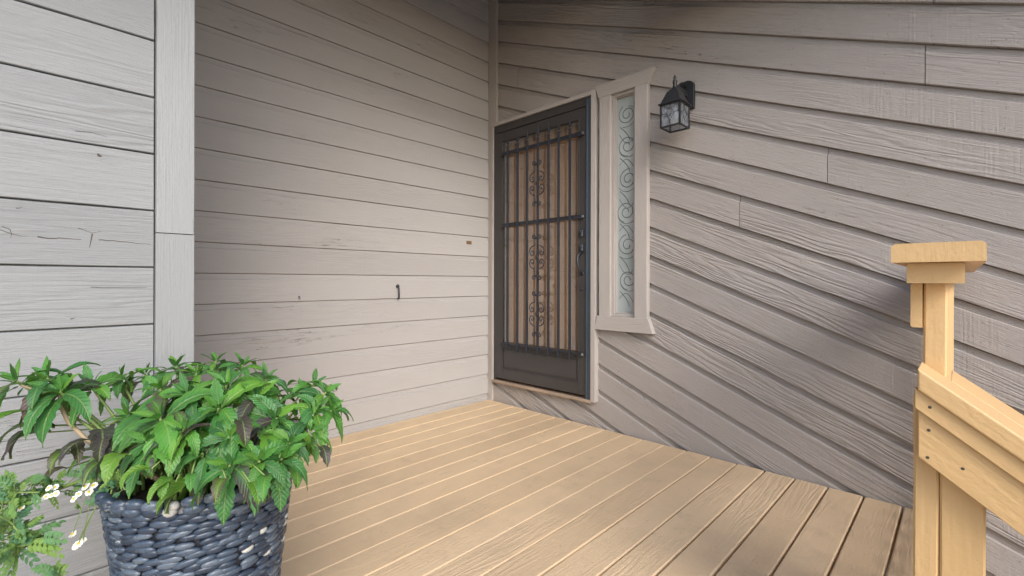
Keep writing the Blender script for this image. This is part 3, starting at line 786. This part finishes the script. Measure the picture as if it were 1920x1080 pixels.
lb = bmesh.new(); lcl = lb.loops.layers.float_color.new('Col'); luv = lb.loops.layers.uv.verify()
sb = bmesh.new()
def rosette(tip, axis, size, nout=7, nin=5, kind='g', stem=True, root=None, low=2):
    axis = axis.normalized()
    if root is None:
        a = math.atan2(tip.y - PC.y, tip.x - PC.x); rr_ = min(.13, (tip - PC).xy.length * .55) if hasattr((tip - PC), 'xy') else .08
        root = PC + Vector((math.cos(a) * rr_, math.sin(a) * rr_, PH - .04))
    mid = root.lerp(tip, .5) + Vector((0, 0, .035)) ; c1 = root + Vector((0, 0, (tip.z - root.z) * .35 + .02))
    pts = []
    for i in range(9):
        t = i / 8; pts.append(root * (1 - t) ** 3 + c1 * 3 * t * (1 - t) ** 2 + mid * 3 * t * t * (1 - t) + (tip) * t ** 3)
    if stem: tube(sb, pts, .0042, 6, r1=.0024)
    ref = axis.cross(Vector((.2, .5, .9))).normalized(); ref2 = axis.cross(ref)
    ga = 2.39996
    for i in range(nout + nin):
        t = ga * i + rnd.uniform(-.3, .3); inner = i >= nout
        k_ = (i - nout) / max(1, nin) if inner else i / nout
        rad = (ref * math.cos(t) + ref2 * math.sin(t))
        if inner:
            d = rad * (.75 - .45 * k_) + axis * (.75 + .5 * k_); L = size * (.52 - .30 * k_); dr = .6; b = tip
        else:
            d = rad + axis * (.05 + .35 * k_) + Vector((0, 0, .10)); L = size * (1.08 - .35 * k_) * rnd.uniform(.85, 1.15); dr = rnd.uniform(1.2, 2.9); b = tip - axis * (.012 * (1 - k_) + .002)
        kd = kind
        if kind == 'g' and not inner and rnd.random() < .15: kd = 'p'
        leaf(lb, lcl, luv, b + rad * .004, d, axis if abs(d.normalized().dot(axis)) < .95 else Z, L, L * rnd.uniform(.36, .52), dr, cols_for(kd), fold=rnd.uniform(.15, .4), curl=rnd.uniform(-.5, .5))
    # lower, older leaves on long petioles
    for i in range(low):
        q = pts[rnd.choice((3, 4, 5, 6))]; t = rnd.uniform(0, 6.28); d = Vector((math.cos(t), math.sin(t), .25))
        b = q + d * .03; tube(sb, [q, b], .0013, 4)
        leaf(lb, lcl, luv, b, d, Z, size * rnd.uniform(.9, 1.15), size * .48, rnd.uniform(1.6, 2.8), cols_for(rnd.choice(('p', 'p', 'y', 'g'))), wav=.2)
UPV = Vector((0, 0, 1)); toc = -FX
# (px, py, distance, tilt towards viewer, tilt to the right, leaf length)
RS = [(330, 694, 1.10, .1, -.2, .075), (405, 684, 1.14, .0, 0, .075), (455, 690, 1.10, .1, .2, .072), (368, 706, 1.04, .3, -.1, .075), (500, 716, 1.06, .3, .4, .075),
      (272, 708, 1.12, .2, -.4, .075), (225, 716, 1.06, .3, -.5, .078), (300, 735, .98, .5, -.3, .078), (425, 728, .98, .5, .1, .080), (350, 745, .94, .6, -.1, .085),
      (480, 752, .98, .6, .5, .085), (410, 770, .92, .9, .1, .090), (300, 790, .88, .9, -.3, .088), (345, 812, .86, 1.0, .0, .080), (520, 790, .96, .7, .7, .085),
      (275, 836, .86, 1.0, -.4, .080), (545, 838, .93, .8, .8, .085), (430, 826, .87, 1.1, .2, .074), (380, 858, .86, 1.1, .0, .066), (432, 880, .845, 1.2, .2, .074),
      (488, 872, .86, 1.1, .5, .080), (530, 868, .90, 1.0, .7, .082), (240, 788, .94, .7, -.7, .078),
      (590, 726, 1.08, .1, .5, .062), (612, 742, 1.06, .3, .7, .062), (596, 772, 1.03, .5, .9, .066), (625, 775, 1.05, .4, 1.0, .055), (585, 815, 1.0, .7, .9, .072), (565, 745, 1.08, .3, .5, .06),
      (88, 716, .95, .4, -.3, .088), (112, 742, .93, .7, .0, .092), (30, 722, .93, .4, -.5, .090), (170, 730, .98, .5, .1, .085)]
for (px, py, dd, tv, tr_, L) in RS:
    tip = at(px, py - 6, dd + .02); ax = UPV * 1.0 + toc * tv + RT * tr_
    far = px < 200
    rosette(tip, ax, L * rnd.uniform(.92, 1.36), nout=rnd.choice((5, 6, 7)), nin=5, low=3 if not far else 1)
# dense inner layer so that the crown closes
for k_ in range(11):
    a = rnd.uniform(0, 6.28); r_ = rnd.uniform(.02, .15)
    tip = PC + Vector((math.cos(a) * r_, math.sin(a) * r_, PH + rnd.uniform(.08, .23) - r_ * .3))
    rosette(tip, Vector((math.cos(a) * r_ * 4, math.sin(a) * r_ * 4, 1)), .075, nout=6, nin=4, low=2)
# purple and yellowing leaves hanging at the left and over the rim
for (px, py, dd, dirx, L, kind) in ((105, 800, .97, -1.0, .105, 'p'), (95, 812, .98, -.3, .095, 'p'), (180, 828, .96, -.2, .080, 'p'), (200, 822, .94, .3, .085, 'p'), (205, 868, .93, .0, .075, 'y'),
        (240, 855, .86, .1, .085, 'y'), (330, 905, .84, -.2, .060, 'y'), (318, 898, .85, .2, .060, 'y'), (425, 900, .83, .1, .062, 'y'), (130, 850, .98, .1, .070, 'y'), (125, 880, .99, 0, .065, 'p'),
        (395, 800, .90, -.5, .07, 'p'), (450, 790, .92, .4, .085, 'p'), (600, 838, 1.0, .4, .07, 'p'), (470, 905, .835, .5, .062, 'y'), (285, 880, .84, -.4, .06, 'y'), (360, 890, .835, .3, .05, 'g'), (500, 895, .84, .2, .07, 'g'), (140, 832, .97, .6, .07, 'p'), (70, 800, .98, -.8, .085, 'p'), (180, 860, 1.0, -.4, .06, 'y')):
    b = at(px, py, dd); leaf(lb, lcl, luv, b, RT * dirx + toc * .5 + Z * .35, Z, L, L * .46, 2.8, cols_for(kind), wav=.22)
    tube(sb, [b, b + (PC + Z * (PH + .05) - b) * .35 + Z * .02, PC + Z * (PH - .03) + (b - PC) * .3], .0015, 4)
child('stems', sb, M['stem'], plant, smooth=True)
child('leaves', lb, M['leaf'], plant)
bm = bmesh.new(); r0 = PC + Vector((-.03, -.04, PH - .04))
tube(bm, [r0, at(230, 870, .98), at(165, 828, .97), at(128, 792, .96), at(108, 752, .95)], .0058, 8, r1=.0035)
tube(bm, [r0, at(215, 850, 1.02), at(150, 770, 1.0), at(110, 735, .97)], .0026, 6); tube(bm, [at(140, 796, .98), at(160, 760, .97), at(40, 725, .94)], .002, 6)
child('woody_stem', bm, M['stemred'], plant, smooth=True)

# ------------------------------------------------------------------ feverfew at the left edge, in its own pot outside the view
DP = at(-210, 1060, .86); DP.z = 0
dpot = empty('clay_pot', DP); tag(dpot, 'plain dark pot just outside the left edge that holds the daisies', 'planter')
bm = bmesh.new(); lathe(bm, [(.09, 0), (.12, .26), (.13, .26), (.13, .30), (.115, .30), (.11, .27), (.001, .27)], DP, 28); child('pot_body', bm, M['iron'], dpot, smooth=True)
dp = empty('daisy_plant', DP + Z * .27); tag(dp, 'feathery light green plant with tiny white daisies leaning in at the bottom left corner', 'plant')
fb = bmesh.new(); fcl = fb.loops.layers.float_color.new('Col'); fuv = fb.loops.layers.uv.verify(); sb = bmesh.new()
FG = [(.20, .37, .10), (.15, .32, .13), (.26, .42, .10), (.12, .29, .15)]
def feather(b, d, L, up=Z):
    "a pinnate, lobed little leaf"
    d = d.normalized(); side = d.cross(up)
    if side.length < .1: side = RT.copy()
    side.normalize(); n_ = 4; c_ = rnd.choice(FG)
    for i in range(n_ + 1):
        s = i / n_; q = b + d * (L * s) - Z * (L * .35 * s * s)
        if i < n_:
            for sg in (-1, 1):
                dd = side * sg * .8 + d * .7 + Z * rnd.uniform(-.2, .2)
                leaf(fb, fcl, fuv, q, dd, up, L * (.50 - .18 * abs(s - .4)), L * .36, 1.0, (c_, c_, 0), nseg=5, fold=.2)
        else: leaf(fb, fcl, fuv, q, d, up, L * .45, L * .36, 1.0, (c_, c_, 0), nseg=5)
def sprig(pts, n, L0, spread, r=.0022):
    tube(sb, pts, r, 6, r1=r * .6)
    for i in range(n):
        t = rnd.uniform(0, len(pts) - 1.001); k_ = int(t); p = Vector(pts[k_]).lerp(Vector(pts[k_ + 1]), t - k_)
        d = Vector((rnd.uniform(-1, 1), rnd.uniform(-1, 1), rnd.uniform(-.5, .9)))
        q = p + d.normalized() * rnd.uniform(.003, spread); tube(sb, [p, q], .0008, 4)
        feather(q, d, L0 * rnd.uniform(.7, 1.25), (toc + Z * .5).normalized())
main = [DP + Z * .26, at(-60, 975, .88), at(0, 945, .90), at(60, 935, .92), at(120, 915, .94), at(180, 892, .95), at(215, 890, .93)]
tube(sb, main, .0048, 8, r1=.003)
sprig(main[2:], 36, .022, .03)
sprig([at(215, 890, .93), at(212, 915, .91), at(205, 940, .90)], 9, .026, .012)
sprig([at(200, 888, .94), at(225, 900, .92), at(235, 920, .90)], 8, .020, .012)
sprig([at(-20, 960, .87), at(20, 980, .86), at(45, 1010, .85), at(30, 1050, .85)], 48, .026, .045)
sprig([at(-20, 930, .87), at(30, 925, .88), at(75, 925, .88)], 20, .024, .03)
sprig([at(-10, 1000, .85), at(20, 1030, .84)], 16, .026, .04)
sprig([at(60, 935, .92), at(90, 910, .93), at(110, 905, .94)], 12, .020, .02)
sprig([at(170, 895, .94), at(180, 875, .94), at(178, 865, .94)], 10, .020, .016)
sprig([at(60, 1130, .80), at(110, 1085, .82), at(128, 1075, .82)], 9, .022, .018)
sprig([at(130, 925, .93), at(150, 950, .92), at(155, 965, .92)], 3, .012, .01, .001)
fl_px = [(40, 955), (56, 956), (75, 940), (87, 933), (92, 917), (104, 915), (98, 930), (106, 927), (139, 937), (148, 928), (161, 914), (168, 924), (176, 912), (137, 1003), (148, 1021), (157, 1015), (143, 1026)]
for (px, py) in fl_px:
    c_ = at(px, py, .885 + rnd.uniform(-.01, .01)); r_ = rnd.uniform(.0056, .0078)
    near = min(main[2:], key=lambda q: (q - c_).length); tube(sb, [near, near.lerp(c_, .5) + Z * .004, c_], .0008, 4)
    ax = (toc * rnd.uniform(.6, 1) + Z * rnd.uniform(.5, 1) + RT * rnd.uniform(-.4, .4)).normalized(); e1 = ax.cross(Z).normalized(); e2 = e1.cross(ax)
    bm = bmesh.new(); n_ = 11
    for j in range(n_):
        t = 2 * math.pi * j / n_; e = e1 * math.cos(t) + e2 * math.sin(t); s_ = ax.cross(e)
        v1 = [c_ + e * r_ * .3 + s_ * r_ * .10, c_ + e * r_ * .8 + s_ * r_ * .24, c_ + e * r_ * 1.02, c_ + e * r_ * .8 - s_ * r_ * .24, c_ + e * r_ * .3 - s_ * r_ * .10]
        k_ = rnd.uniform(-.2, .1); v1 = [p + ax * (k_ * r_ * ((p - c_).length / r_)) for p in v1]
        bm.faces.new([bm.verts.new(p) for p in v1])
    fo = empty('flower', (0, 0, 0)); fo.parent = dp
    bpy.data.objects.remove(fo)
    fo = child('flower', bm, M['petal'], dp)
    bm = bmesh.new(); rr_ = r_ * .36
    for p in iv: bm.verts.new(c_ + ax * (p.z * rr_ * .7 + .0006) + e1 * p.x * rr_ + e2 * p.y * rr_)
    bm.verts.ensure_lookup_table()
    for f in ifs: bm.faces.new([bm.verts[i] for i in f]).smooth = True
    child('flower_eye', bm, M['yolk'], fo)
child('stems', sb, M['stem'], dp, smooth=True)
child('leaves', fb, M['fern'], dp)
